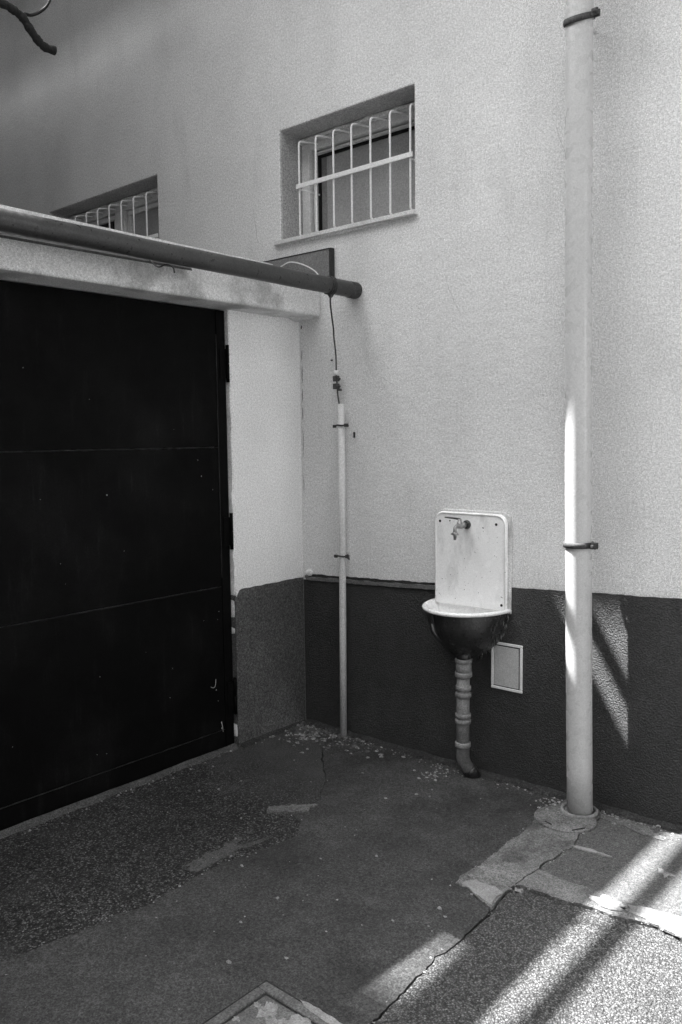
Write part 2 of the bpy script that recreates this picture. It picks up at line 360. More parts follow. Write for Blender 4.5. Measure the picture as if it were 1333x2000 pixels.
rg0 = random.Random(4)
for (x0, z0, ln, ang) in ((.50, 1.93, .22, .35), (1.02, 1.62, .16, -.2), (.95, 2.35, .2, 1.1), (1.83, 1.45, .12, .1), (.30, 1.05, .1, 1.3), (-.35, 2.9, .2, 1.4), (1.50, 2.9, .15, 1.2)):
    pts = []; a_ = x0; z_ = z0
    for i in range(14):
        pts.append((a_, z_)); a_ += ln/14*math.cos(ang)+rg0.gauss(0, .0025); z_ -= ln/14*(abs(math.sin(ang))+.05)+abs(rg0.gauss(0, .002))
    sliver(house, pts, .0022, M['reveal'], off=-.0011)
def grille(bars, z0, z1, zm, xl, xr, win):
    for x in bars:
        bm = NB()
        path = smooth_path([(x, .17, z1+.026), (x, .09, z1+.016), (x, .040, z1+.006), (x, .024, z1-.002), (x, .018, z1-.018)], 4) + [Vector((x, .018, zm)), Vector((x+.0, .018, z0+.04))] + smooth_path([(x, .018, z0+.02), (x+.004, .03, z0+.006), (x+.008, .07, z0+.003)], 4)
        tube(bm, path, .0054, 8); obj('bar', bm, M['white'], win)
    bm = NB(); bx(bm, xl, xr, .004, .0115, zm-.012, zm+.012); obj('crossbar', bm, M['white'], win, bevel=.002)
    for x in (xl+.02, xr-.02):
        bm = NB(); tube(bm, [(x, .012, zm-.016), (x, .17, zm-.012)], .005, 8); obj('bar_stay', bm, M['white'], win)
def ring(bm, x0, x1, z0, z1, t, y0, y1):      # rectangular frame
    bx(bm, x0, x1, y0, y1, z1-t, z1); bx(bm, x0, x1, y0, y1, z0, z0+t)
    bx(bm, x0, x0+t, y0, y1, z0+t+.0005, z1-t-.0005); bx(bm, x1-t, x1, y0, y1, z0+t+.0005, z1-t-.0005)
# window 1
bm = NB(); bx(bm, -.121, -.062, .165, .24, 2.676, 3.254); bx(bm, .72, .769, .165, .24, 2.676, 3.254); bx(bm, -.0615, .7195, .165, .24, 3.185, 3.254); bx(bm, -.0615, .7195, .165, .24, 2.676, 2.70)
win1 = obj('window', bm, M['frame'], house, bevel=.004)
bm = NB(); ring(bm, -.054, .713, 2.708, 3.177, .010, .19, .235); obj('rebate', bm, M['frame'], win1, bevel=.003)
bm = NB(); ring(bm, -.043, .702, 2.72, 3.166, .010, .215, .235); obj('shadow_gap', bm, M['black'], win1)  # black ring standing in for the shaded gap round the sash
boxobj('pane', M['pane'], win1, -.04, .70, .236, .242, 2.71, 3.17)
boxobj('pane_band', M['board'], win1, -.0395, .005, .2345, .2358, 2.72, 3.165)  # flat darker band along the left side of the pane
boxobj('sill', M['sill'], house, -.165, .79, -.026, .16, 2.658, 2.680, bevel=.003)
lump('sill_mortar', (.30, -.004, 2.655), .022, M['plaster'], house, 8, (16, .6, .35))
# rough plaster bead under the lintel
bm = NB(); tube(bm, [( -.11+.045*i, .158+.006*nz(i, 0, 1.7, 1), 3.246+.006*nz(i, 2, 1.3, 1)) for i in range(20)], [.012+.006*nz(i, 0, 2.3, 4) for i in range(20)], 8); obj('mortar_bead', bm, M['plaster'], house)
g1 = obj('window_grille', (lambda b: (bx(b, -.115, .765, .15, .158, 3.222, 3.232), b)[1])(NB()), M['sill'], house)
grille([.0, .122, .245, .368, .492, .615, .738], 2.682, 3.182, 2.948, -.014, .758, g1)
# window 2
bm = NB(); bx(bm, -2.496, -2.43, .165, .24, 2.676, 3.254); bx(bm, -1.30, -1.224, .165, .24, 2.676, 3.254); bx(bm, -2.4295, -1.3005, .165, .24, 3.185, 3.254); bx(bm, -2.4295, -1.3005, .165, .24, 2.676, 2.71); bx(bm, -1.925, -1.815, .165, .24, 2.7105, 3.1845)
win2 = obj('window', bm, M['frame'], house, bevel=.004); win2['label'] = 'double window half hidden behind the sloping roof pipe'
win1['label'] = 'single barred window fully in view above the sink side'
boxobj('pane', M['panedark'], win2, -2.43, -1.93, .21, .215, 2.72, 3.18)
boxobj('pane', M['pane'], win2, -1.812, -1.30, .21, .215, 2.72, 3.18)
bm = NB(); ring(bm, -1.808, -1.306, 2.715, 3.18, .03, .185, .209); obj('sash', bm, M['frame'], win2, bevel=.003)
bm = NB(); ring(bm, -2.426, -1.934, 2.715, 3.18, .03, .185, .209); obj('sash', bm, M['frame'], win2, bevel=.003)
boxobj('sill', M['sill'], house, -2.54, -1.20, -.028, .16, 2.664, 2.680, bevel=.003)
g2 = obj('window_grille', (lambda b: (bx(b, -2.49, -1.23, .15, .158, 3.222, 3.232), b)[1])(NB()), M['sill'], house)
grille([-1.36+.0-.1385*i for i in range(8)], 2.682, 3.182, 2.895, -2.48, -1.235, g2)
bm = NB(); tube(bm, [(-2.48+.05*i, .158+.006*nz(i, 0, 1.7, 1), 3.244+.008*nz(i, 2, 1.3, 9)) for i in range(26)], [.014+.008*nz(i, 0, 2.3, 7) for i in range(26)], 8); obj('mortar_bead', bm, M['plaster'], house)

# ------------------------------------------------------------------ unseen house added behind the camera to narrow the sky
ob = thing('added_opposite_house', 'unseen plain house added across the yard to block low sky', 'building', (0, -9, 0))
bm = NB(); bx(bm, -14, 16, -13, -9, -.3, 10); obj('wall', bm, M['oldwall'], ob)
bm = NB(); bx(bm, -14.3, 16.3, -13.3, -8.6, 10.002, 10.3); obj('roof', bm, M['roof'], ob)
for fl_ in range(3):
    for k in range(9):
        xx = -12.4+3.1*k; zz = 1.0+2.9*fl_
        wf = boxobj('window', M['frame'], ob, xx, xx+1.2, -8.998, -8.95, zz, zz+1.5)
        boxobj('pane', M['panedark'], wf, xx+.08, xx+1.12, -8.949, -8.945, zz+.08, zz+1.42)

wg = thing('added_side_wing', 'unseen plain wing added on the right to block sky light', 'building', (5.2, -3, 0))  # added out of view to darken the right of the wall
bm = NB(); bx(bm, 4.9, 9, -8, -.86, -.3, 7.5); obj('wall', bm, M['addedwing'], wg)
bm = NB(); bx(bm, 4.8, 9.1, -8.1, -.855, 7.502, 7.65); obj('roof', bm, M['roof'], wg)
nb = thing('added_neighbour_house', 'unseen plain gable added at the left to block sky light', 'building', (-3.4, -3, 0))  # added past the left edge of view to darken the upper wall
bm = NB(); bx(bm, -9, -4.8, -9, -.002, -.3, 7); obj('wall', bm, M['darkbrick'], nb)
bm = NB(); bx(bm, -9, -4.7, -9.1, -.004, 7.002, 7.1); obj('roof', bm, M['roof'], nb)

# ------------------------------------------------------------------ garage front with the steel gate
garage = thing('garage', 'low pale garage front with black steel gate and dark dado beside the corner', 'garage')
def rough_box(x0, x1, y0, y1, z0, z1, jy=0., k=0):   # box whose y0 edge is ragged plaster
    bm = NB(); n = int((z1-z0)/.03); rows = []
    for i in range(n+1):
        z = z0+(z1-z0)*i/n; yy = y0+jy*(nz(z, 0, 6, k)+.7*nz(z, 0, 20, k+1)+.5*nz(z, 0, 60, k+2))
        rows.append([bm.verts.new((x0, yy-.006, z)), bm.verts.new((x1-.006, yy, z)), bm.verts.new((x1, yy+.008, z)), bm.verts.new((x1, y1, z)), bm.verts.new((x0, y1, z))])
    for q, s in zip(rows, rows[1:]):
        for j in range(5): bm.faces.new((q[j], q[(j+1) % 5], s[(j+1) % 5], s[j]))
    bm.faces.new(rows[0]); bm.faces.new(rows[-1]); return bm
obj('pier', rough_box(-.30, 0, -.507, -.0008, -.2, 2.2425, .010, 4), M['pierplaster'], garage)
bm = NB(); bx(bm, -.30, .16, -7.2, -.0008, 2.243, 2.40)
lint = obj('lintel_beam', bm, M['beamplaster'], garage, bevel=.012, seg=3)
boxobj('pier', M['plaster'], garage, -.30, 0, -7.2, -6.0, -.2, 2.2425)
boxobj('roof', M['roof'], garage, -3.2, .155, -7.2, -.0015, 2.402, 2.425)
boxobj('rear_wall', M['plaster'], garage, -3.2, -3.0, -7.2, -.002, -.2, 2.2)
bm = NB(); yv = fr(-7.1, -.35, .05); rows = []      # pale strip added as the sky-lit line along the pipe's top
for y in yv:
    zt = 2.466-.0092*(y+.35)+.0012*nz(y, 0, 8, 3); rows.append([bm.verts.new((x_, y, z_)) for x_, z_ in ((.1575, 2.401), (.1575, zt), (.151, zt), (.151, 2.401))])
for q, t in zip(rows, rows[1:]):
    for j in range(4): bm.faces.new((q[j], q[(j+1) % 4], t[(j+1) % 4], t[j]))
bm.faces.new(rows[0]); bm.faces.new(rows[-1][::-1]); obj('highlight_strip', bm, M['sill'], garage)
# sheet edge under the pipe
bm = NB(); v = [bm.verts.new(p) for p in ((.161, -7.2, 2.345), (.205, -7.2, 2.322), (.205, -.9, 2.350), (.161, -.9, 2.375), (.161, -7.2, 2.352), (.205, -7.2, 2.334), (.205, -.9, 2.360), (.161, -.9, 2.382))]
for f in ((0, 1, 2, 3), (4, 5, 6, 7), (0, 1, 5, 4), (1, 2, 6, 5), (2, 3, 7, 6), (3, 0, 4, 7)): bm.faces.new([v[i] for i in f])
obj('roof_flashing', bm, M['rust'], garage)
# dado on the pier: runs in the y-z plane
ys = fr(-.5105, -.003, .015); bm = NB(); rows = []
for y in ys:
    t = .829+.003*nz(y, 0, 25, 2)-(.030 if y < -.49 else .006 if y < -.475 else 0); e = .0035
    rows.append([bm.verts.new((e, y, -.2)), bm.verts.new((e, y, t)), bm.verts.new((-.05, y, t)), bm.verts.new((-.05, y, -.2))])
for q, s in zip(rows, rows[1:]):
    for j in range(4): bm.faces.new((q[j], s[j], s[(j+1) % 4], q[(j+1) % 4]))
bm.faces.new(rows[0]); bm.faces.new(rows[-1][::-1])
obj('dado', bm, M['dadoA'], garage)
lump('plaster_lump', (.003, -.503, .815), .008, M['beamplaster'], garage, 6, (.5, .8, 2.6))
lump('plaster_lump', (.0, -.03, 2.236), .014, M['beamplaster'], garage, 9, (3, 2, .5))
# crumbling lintel underside near the corner
for k_, (x_, y_, s_) in enumerate(((.03, -.06, .03), (.07, -.02, .028), (.11, -.05, .022), (.06, -.12, .018), (.02, -.2, .015))):
    lump('loose_plaster', (x_, y_, 2.241), s_, M['beamplaster'], garage, 20+k_, (1.3, 1.1, .25))
# gate
GY0, GY1 = -5.98, -.519
bm = NB(); bx(bm, -.06, -.020, -.574, GY1, .012, 2.238)
gate = obj('gate', bm, M['gateedge'], garage, bevel=.003)
gate['label'] = 'black painted sheet steel gate leaf'
boxobj('stile', M['gateedge'], gate, -.06, -.020, GY0, GY0+.05, .012, 2.238, bevel=.003)
for a, b in ((.016, .106), (.112, .850), (.856, 1.557), (1.563, 2.236)):
    boxobj('steel_panel', M['gate'], gate, -.05, -.024, GY0+.052, -.5765, a, b, bevel=.002)
bm = NB()
def bead(bm, a, b, r=.0028, k=0):
    a = Vector(a); b = Vector(b); n = int((b-a).length/.03)
    tube(bm, [a.lerp(b, i/n)+Vector((0, .0018*nz(i, 0, 1.3, k), .0018*nz(i, 1, 1.1, k))) for i in range(n+1)], [r*(.55+1.0*abs(nz(i, 0, 2.1, k+2))) for i in range(n+1)], 5)
for z in (.109, .853, 1.56): bead(bm, (-.0235, GY0+.06, z), (-.0235, -.58, z), k=z)
bead(bm, (-.0225, -.5752, .9), (-.0225, -.5752, 2.12), .0026, 5)
obj('weld_seam', bm, M['weld'], gate)
for z0, z1 in ((1.885, 2.07), (1.04, 1.225), (.18, .37)):
    bm = NB(); zc = (z0+z1)/2
    tube(bm, [(-.008, -.516, q) for q in (z0, zc-.003, zc-.0025, zc+.0025, zc+.003, z1)], [.009, .009, .007, .007, .009, .009], 12)
    obj('hinge', bm, M['gateedge'], gate); boxobj('hinge_plate', M['gateedge'], gate, -.019, -.0145, -.56, -.515, z0+.02, z1-.02)
bm = NB()       # flecks where the paint has gone
for (y, z, s) in ((-1.30, 1.78, .003), (-.71, 1.50, .004), (-.69, 1.42, .006), (-1.23, 1.36, .006), (-1.55, 1.36, .003), (-1.15, 1.10, .003), (-1.47, 1.08, .003), (-1.45, .99, .002),
                  (-.70, .70, .003), (-1.3, .55, .003), (-1.33, .20, .004), (-1.28, .19, .003), (-.63, .33, .006), (-.62, .27, .004), (-.60, .12, .007), (-1.72, .35, .003),
                  (-.90, .50, .003), (-.92, .36, .003), (-1.05, .61, .002), (-.62, 1.35, .003), (-.60, .73, .004), (-.61, .69, .003), (-1.6, 1.9, .003), (-.85, 1.65, .002), (-1.9, 1.2, .003)):
    s *= .62
    vs = [bm.verts.new((-.0232 if y < -.576 else -.0192, y+s*(.5+.5*random.random())*math.cos(t), z+s*(.6+.9*random.random())*math.sin(t))) for t in [k*math.pi/3 for k in range(6)]]
    bm.faces.new(vs)
cs = smooth_path([(-.0228, -.665, .352), (-.0228, -.648, .345), (-.0228, -.636, .355), (-.0228, -.632, .385)], 5); tube(bm, cs, .0016, 5)
tube(bm, [(-.0228, -.602, .155), (-.0228, -.596, .13), (-.0228, -.592, .10)], .0022, 5)
ch = obj('paint_chips', bm, M['chip'], gate); ch['kind'] = 'stuff'

# ------------------------------------------------------------------ roof pipe above the lintel
rp = thing('roof_pipe', 'long dark rusty pipe running above the gate lintel into the house wall', 'pipe', (.405, 0, 2.348))
A_, B_ = Vector((.405, 0, 2.348)), Vector((.27, -1.822, 2.392)); D_ = (B_-A_)
bm = NB(); tube(bm, [A_-D_*.02]+[A_+D_*t+Vector((.002*nz(t, 0, 9, 1), 0, .002*nz(t, 0, 7, 3))) for t in [i*.05 for i in range(78)]], .040, 28); obj('pipe', bm, M['pipe'], rp)
bm = NB(); tube(bm, [A_+D_*.004, A_+D_*.012, A_+D_*.030, A_+D_*.031], [.0425, .042, .0415, .040], 24); obj('wall_socket', bm, M['rust'], rp)
for t in (.62, 1.5, 2.4):
    bm = NB(); p = A_+D_*t
    tube(bm, smooth_path([p+Vector((-.13, 0, .0)), p+Vector((-.06, 0, -.048)), p+Vector((0, 0, -.046)), p+Vector((.03, .01, -.062)), p+Vector((.036, .012, -.085))], 5), .0032, 6)
    obj('hook', bm, M['rust'], rp)
bm = NB()
for k in range(3): 
    p = A_+D_*(.095+.007*k); d = D_.normalized(); a = d.cross(Vector((0, 0, 1))).normalized(); b = d.cross(a)
    pts = [p+(a*math.cos(t)+b*math.sin(t))*.043 for t in [2*math.pi*i/20 for i in range(21)]]; tube(bm, pts, .003, 5, cap=False)
obj('wire_wrap', bm, M['rust'], rp)
lump('clip', (.391, -.18, 2.308), .014, M['rust'], rp, 41, (1.1, 1, .9)).location = (-.405, 0, -2.348)

# ------------------------------------------------------------------ grey board on the wall above the lintel
bd = thing('wall_board', 'flat grey board with dark right edge fixed below the barred window', 'board', (0, 0, 2.34))
boxobj('face', M['board'], bd, -.62, .247, -.026, -.002, 2.43, 2.578, bevel=.002)
boxobj('edge_strip', M['boardside'], bd, .2475, .263, -.030, -.002, 2.43, 2.582, bevel=.002)
boxobj('edge_strip', M['boardside'], bd, -.62, .2470, -.028, -.002, 2.5785, 2.583)

# ------------------------------------------------------------------ lightning conductor
lc = thing('lightning_conductor', 'pale vertical cover tube with thin wire and two clamps next to the corner', 'conductor', (.335, -.045, 0))
bm = NB(); tube(bm, [(.322, -.045, -.01), (.326, -.045, .5), (.331, -.045, 1.1), (.334, -.045, 1.776)], .0185, 20); obj('cover_tube', bm, M['pole'], lc)
bm = NB(); tube(bm, smooth_path([(-.10, -.034, 2.535), (-.02, -.045, 2.545), (.075, -.05, 2.520), (.165, -.055, 2.475), (.225, -.07, 2.425), (.30, -.12, 2.375), (.36, -.155, 2.33)], 8), .0034, 8); obj('cable_loop', bm, M['white'], lc)
bm = NB(); tube(bm, smooth_path([(.385, -.175, 2.31), (.374, -.165, 2.272), (.335, -.11, 2.21), (.293, -.052, 2.16), (.285, -.04, 2.12), (.297, -.04, 2.02), (.299, -.04, 1.93), (.302, -.035, 1.83), (.314, -.035, 1.76)], 8), .0042, 8); obj('wire', bm, M['rust'], lc)
bm = NB(); tube(bm, [(.299, -.04, 1.925), (.299, -.04, 1.95)], .011, 10); obj('white_nut', bm, M['white'], lc)
bm = NB(); bx(bm, .285, .313, -.055, -.03, 1.893, 1.922); bx(bm, .288, .311, -.058, -.028, 1.853, 1.882); tube(bm, [(.275, -.04, 1.905), (.326, -.04, 1.905)], .005, 6); tube(bm, [(.275, -.04, 1.867), (.326, -.04, 1.867)], .005, 6); tube(bm, [(.299, -.035, 1.85), (.299, -.003, 1.85)], .006, 6)
obj('test_clamp', bm, M['rust'], lc, bevel=.002)
for z, x in ((1.664, .333), (.980, .330)):
    bm = NB(); tube(bm, smooth_path([(x-.048, -.052, z-.008), (x-.028, -.056, z), (x-.019, -.062, z+.002), (x, -.066, z+.002), (x+.019, -.062, z), (x+.03, -.055, z), (x+.055, -.052, z-(.002 if z > 1.2 else .012))], 4), .0048, 6)
    bx(bm, x+.03, x+.05, -.060, -.045, z-.008, z+.010); bx(bm, x-.048, x-.030, -.060, -.048, z-.011, z+.005)
    tube(bm, [(x, -.03, z), (x, .0, z)], .005, 6)
    obj('strap', bm, M['rust'], lc, bevel=.0015)
# small nail under the upper strap
boxobj('nail', M['boardside'], lc, .385, .389, -.012, -.0, 1.60, 1.63)
boxobj('nail', M['boardside'], lc, .232, .240, -.010, -.0, 2.005, 2.012)

# ------------------------------------------------------------------ downpipe
dp = thing('downpipe', 'tall pale round downpipe with two ring clamps standing before the house wall', 'downpipe', (1.704, -.115, 0))
def dpx(z): return 1.706-.0215*z+.0022*z*z
bm = NB(); tube(bm, [(dpx(z), -.115, z) for z in [-.05+.25*i for i in range(20)]]+[(dpx(4.93), -.115, 4.93)], .0532, 48); obj('pipe', bm, M['zinc'], dp)
for z, tilt in ((3.228, .02), (1.150, .0)):
    bm = NB(); c = Vector((dpx(z), -.115, z)); n = 40; rr = []
    for i in range(n+1):
        t = 2*math.pi*i/n; ca, sa = math.cos(t), math.sin(t)
        rr.append([bm.verts.new(c+Vector((ca*q, sa*q, h+tilt*sa))) for q, h in ((.0555, -.012), (.0605, -.012), (.0625, 0), (.0605, .012), (.0555, .012))])
    for q, s in zip(rr, rr[1:]):
        for j in range(4): f = bm.faces.new((q[j], q[j+1], s[j+1], s[j])); f.smooth = True
    cl = obj('ring_clamp', bm, M['rust'], dp)
    bm = NB(); a = R(-8); e = c+Vector((.072*math.cos(a), .072*math.sin(a), 0))
    for y_ in (-.014, .004): boxobj('clamp_lug', M['rust'], cl, e.x-.012, e.x+.014, e.y+y_, e.y+y_+.010, z-.013, z+.013, bevel=.0015)
    tube(bm, [e+Vector((.003, -.026, 0)), e+Vector((.003, .024, 0))], .0065, 8)
    b2 = NB(); tube(b2, [c+Vector((0, .055, 0)), c+Vector((0, .116, 0))], .006, 8); obj('wall_pin', b2, M['rust'], cl)
    b_ = obj('clamp_bolt', bm, M['rust'], cl, bevel=.0015)
def torus(name, c, Rr, r, m, parent, sc=1.):
    bm = NB(); n = 48; rr = []
    for i in range(n):
        t = 2*math.pi*i/n
        rr.append([bm.verts.new((c[0]+math.cos(t)*(Rr+r*math.cos(u)), c[1]+math.sin(t)*(Rr+r*math.cos(u)), c[2]+r*sc*math.sin(u))) for u in [2*math.pi*k/10 for k in range(10)]])
    for i in range(n):
        for k in range(10): f = bm.faces.new((rr[i][k], rr[(i+1) % n][k], rr[(i+1) % n][(k+1) % 10], rr[i][(k+1) % 10])); f.smooth = True
    return obj(name, bm, m, parent)
torus('base_collar', (1.704, -.117, .016), .071, .0075, M['drain'], dp, 1.3)
torus('base_collar', (1.704, -.117, .009), .085, .005, M['cover'], dp, 1.0)
# drain cover in front of the foot of the pipe
bm = NB(); n = 44
vs = [bm.verts.new((1.688+.128*math.cos(t), -.215+.118*math.sin(t), .014)) for t in [2*math.pi*i/n for i in range(n)]]; lo = [bm.verts.new((v.co.x, v.co.y, -.01)) for v in vs]
bm.faces.new(vs)
for i in range(n): bm.faces.new((vs[i], lo[i], lo[(i+1) % n], vs[(i+1) % n]))
tag(obj('drain_cover', bm, M['concrete'], None, bevel=.003), 'round worn grey drain cover set in paving at the foot of the downpipe', 'drain cover')
bm = NB()
for a, b in (((1.640, -.296), (1.672, -.306)), ((1.76, -.30), (1.79, -.25))):
    bm = NB(); tube(bm, [(a[0], a[1], .0145), (b[0], b[1], .0145)], .0035, 5); obj('lifting_slot', bm, M['soil'], bpy.data.objects['drain_cover'])

# ------------------------------------------------------------------ wash basin
wb = thing('wash_basin', 'chipped white enamel outdoor sink with dark bowl on a jointed grey drainpipe', 'sink', (1.105, 0, 0))
def plate_outline(x0, x1, z0, z1, r, n=8):
    pts = [(x0, z0)]
    for i in range(n+1): t = math.pi-i*math.pi/2/n; pts.append((x0+r+r*math.cos(t), z1-r+r*math.sin(t)))
    for i in range(n+1): t = math.pi/2-i*math.pi/2/n; pts.append((x1-r+r*math.cos(t), z1-r+r*math.sin(t)))
    pts.append((x1, z0)); return pts
def plate(name, x0, x1, z0, z1, r, y0, y1, m, parent, bev=.004):
    bm = NB(); P = plate_outline(x0, x1, z0, z1, r); f = [bm.verts.new((x, y0, z)) for x, z in P]; b = [bm.verts.new((x, y1, z)) for x, z in P]
    bm.faces.new(f); bm.faces.new(b[::-1]); n = len(P)
    for i in range(n): bm.faces.new((f[i], b[i], b[(i+1) % n], f[(i+1) % n]))
    return obj(name, bm, m, parent, bevel=bev, seg=3)
bk = plate('backplate', .908, 1.298, .80, 1.246, .045, -.030, -.012, M['enamel'], wb, .006)
plate('mortar_bed', .902, 1.312, .79, 1.256, .05, -.0115, -.001, M['beamplaster'], wb, .003)
bm = NB()       # rolled rim of the plate
P = [(x+(.006 if x < 1.1 else -.006), -.031, z-(.006 if z > 1.2 else 0)) for x, z in plate_outline(.908, 1.298, .80, 1.246, .045)]
tube(bm, P, .0035, 8); obj('rolled_edge', bm, M['enamel'], bk)
bm = NB()
for x, z in ((.939, 1.199), (1.246, 1.199), (1.275, .83), (.995, 1.203)):
    bm = NB(); tube(bm, [(x, -.0315, z), (x, -.0295, z)], .0065 if z < 1.202 else .0035, 10); obj('screw_hole', bm, M['black'], bk)
# bowl: half-oval in plan, outer cast-iron skin and white inside
CX, CY, HW, DP = 1.099, -.012, .205, .245; NU = 28
def oval(u, s, z, cy=CY, pull=0.): return (CX+.008*(1-s)+HW*s*math.cos(u), cy-DP*s*math.sin(u)-pull, z)
def bowl(prof, name, m, parent, closed=False):
    bm = NB(); rows = []
    for s, z, pull in prof: rows.append([bm.verts.new(oval(math.pi*i/NU, s, z, CY, pull*math.sin(math.pi*i/NU)**.5 if i not in (0, NU) else 0)) for i in range(NU+1)])
    for q, t in zip(rows, rows[1:]):
        for i in range(NU): f = bm.faces.new((q[i], q[i+1], t[i+1], t[i])); f.smooth = True
    if closed:
        for q, t in zip(rows, rows[1:]): bm.faces.new((q[0], t[0], t[-1], q[-1]))
    return obj(name, bm, m, parent)
ZR = .805
outer = [(.965, ZR-.008, 0), (.955, ZR-.03, 0), (.93, ZR-.06, 0), (.885, ZR-.095, 0), (.81, ZR-.128, 0), (.70, ZR-.158, .006), (.56, ZR-.184, .014), (.41, ZR-.205, .022), (.29, ZR-.222, .032), (.215, ZR-.24, .042), (.18, ZR-.256, .05)]
bowl(outer, 'bowl', M['iron'], wb)
inner = [(.985, ZR+.006, 0), (.93, ZR+.002, 0), (.90, ZR-.02, 0), (.86, ZR-.05, 0), (.76, ZR-.10, 0), (.60, ZR-.14, 0), (.40, ZR-.165, 0), (.15, ZR-.18, .05), (.02, ZR-.185, .05)]
bowl(inner, 'basin_lining', M['enamel'], wb, True)
bm = NB(); rim = [oval(math.pi*i/NU, 1.0, ZR+.001) for i in range(NU+1)]; rim = [(rim[0][0], -.004, ZR)]+rim+[(rim[-1][0], -.004, ZR)]
tube(bm, rim, .0095, 10); obj('rim', bm, M['enamel'], wb)
bm = NB()       # cast ribs and flaking edge against the wall
pr = [oval(math.pi*.60, s*1.005, z, CY-.001) for s, z, _ in outer]; tube(bm, pr, .0035, 6)
obj('rib', bm, M['iron'], wb)
bm = NB(); rg = random.Random(3)
for i in range(130):
    t = rg.random(); j = int(t*(len(outer)-2)); s, z, _ = outer[j]; s2, z2, _ = outer[j+1]; f = t*(len(outer)-2)-j
    s = s+(s2-s)*f; z = z+(z2-z)*f; u = .16*math.pi*rg.random()**2+.01
    p = Vector(oval(u, s*1.045, z, CY-.002)); r_ = .003+.008*rg.random()**2
    vs = [bm.verts.new(p+Vector((.4*r_*math.cos(a)*(.6+.8*rg.random()), -r_*.6*math.cos(a), 1.6*r_*math.sin(a)*(.6+.8*rg.random())))) for a in [k*math.pi/3 for k in range(6)]]
    bm.faces.new(vs)
fl = obj('limescale', bm, M['sill'], wb); fl['kind'] = 'stuff'
# pale grey streak down the left flank
bm = NB(); q1 = [oval(math.pi*.605, s*1.01, z, CY-.001) for s, z, _ in outer[2:7]]; q2 = [oval(math.pi*(.635+.02*math.sin(i*2.)), s*1.01, z, CY-.001) for i, (s, z, _) in enumerate(outer[2:7])]
a_ = [bm.verts.new(p) for p in q1]; b_ = [bm.verts.new(p) for p in q2]
for i in range(4): bm.faces.new((a_[i], a_[i+1], b_[i+1], b_[i]))
obj('pale_streak', bm, M['panelgrey'], wb)
# drain
DX, DY = 1.116, -.098
bm = NB(); tube(bm, [(DX, DY, z) for z in (.60, .57, .565, .558)], [.037, .034, .030, .030], 20); obj('outlet', bm, M['iron'], wb)
bm = NB(); tube(bm, [(DX, DY, .565), (DX, DY, .495), (DX, DY, .4945)], [.0365, .0365, .032], 24)
tube(bm, [(DX-.002, DY, .494), (DX-.004, DY, .29), (DX-.004, DY, .14)], .0305, 24)
dr = obj('drain_pipe', bm, M['drain'], wb)
for z, r_, h in ((.562, .0405, .010), (.497, .0405, .012), (.432, .0365, .011), (.400, .0375, .011), (.300, .0365, .010), (.272, .0365, .011), (.160, .0370, .012)):
    bm = NB(); x = DX-.004*(.56-z)/.4
    tube(bm, [(x, DY, z-h), (x, DY, z-h*.8), (x, DY, z+h*.8), (x, DY, z+h)], [r_-.003, r_, r_, r_-.003], 28); obj('collar', bm, M['drain'], dr)
bm = NB(); tube(bm, smooth_path([(DX-.004, DY, .15), (DX-.004, DY, .10), (DX, DY+.004, .075), (DX+.008, DY+.012, .052), (DX+.016, DY+.020, .036)], 6), .0315, 20, cap=True); obj('elbow', bm, M['draindark'], dr)
bm = NB(); tube(bm, [(DX+.013, DY+.018, .042), (DX+.020, DY+.026, .028), (DX+.036, DY+.042, -.008)], [.036, .036, .034], 20); obj('ground_socket', bm, M['iron'], dr)
# tap
TX, TZ = 1.090, 1.190
bm = NB(); tube(bm, [(TX, -.030, TZ), (TX, -.036, TZ), (TX, -.040, TZ)], [.021, .021, .013], 24)
tap = obj('tap', bm, M['iron'], wb)
bm = NB(); tube(bm, [(TX, -.036, TZ), (TX, -.055, TZ), (TX, -.056, TZ), (TX, -.072, TZ), (TX, -.073, TZ), (TX, -.098, TZ)], [.010, .010, .0135, .0135, .0095, .0095], 14)
tube(bm, [(TX, -.092, TZ-.012), (TX, -.092, TZ+.016), (TX, -.092, TZ+.017), (TX, -.092, TZ+.032)], [.0125, .0125, .009, .008], 14)
tube(bm, smooth_path([(TX, -.095, TZ), (TX, -.118, TZ-.001), (TX, -.130, TZ-.010), (TX, -.132, TZ-.026)], 5), .0088, 12); obj('tap_body', bm, M['brass'], tap)
bm = NB(); tube(bm, [(TX, -.132, TZ-.026), (TX, -.132, TZ-.030), (TX, -.132, TZ-.040), (TX, -.132, TZ-.041), (TX, -.132, TZ-.062)], [.010, .0135, .0135, .008, .0065], 12); tube(bm, [(TX-.02, -.132, TZ-.036), (TX+.02, -.132, TZ-.036)], .004, 6); obj('nozzle', bm, M['brass'], tap)
bm = NB(); tube(bm, [(TX+.002, -.092, TZ+.030), (TX-.03, -.094, TZ+.033), (TX-.078, -.098, TZ+.036)], [.006, .0042, .003], 8); obj('lever', bm, M['rust'], tap)
bm = NB(); tube(bm, [(TX-.014, -.034, TZ-.02), (TX-.012, -.040, TZ-.04)], .0015, 5)
obj('lime_trickle', bm, M['white'], tap)

# ------------------------------------------------------------------ access panel
ap = thing('access_panel', 'small white metal access hatch set in the dark dado right of the drainpipe', 'hatch', (1.29, 0, .43))
bm = NB(); ring(bm, 1.209, 1.371, .430, .652, .013, -.011, .02)
obj('hatch_frame', bm, M['white'], ap, bevel=.003)
boxobj('gap', M['black'], ap, 1.221, 1.359, -.0052, .01, .442, .640)
boxobj('hatch_door', M['panelgrey'], ap, 1.224, 1.352, -.0085, -.0055, .447, .634, bevel=.0015)

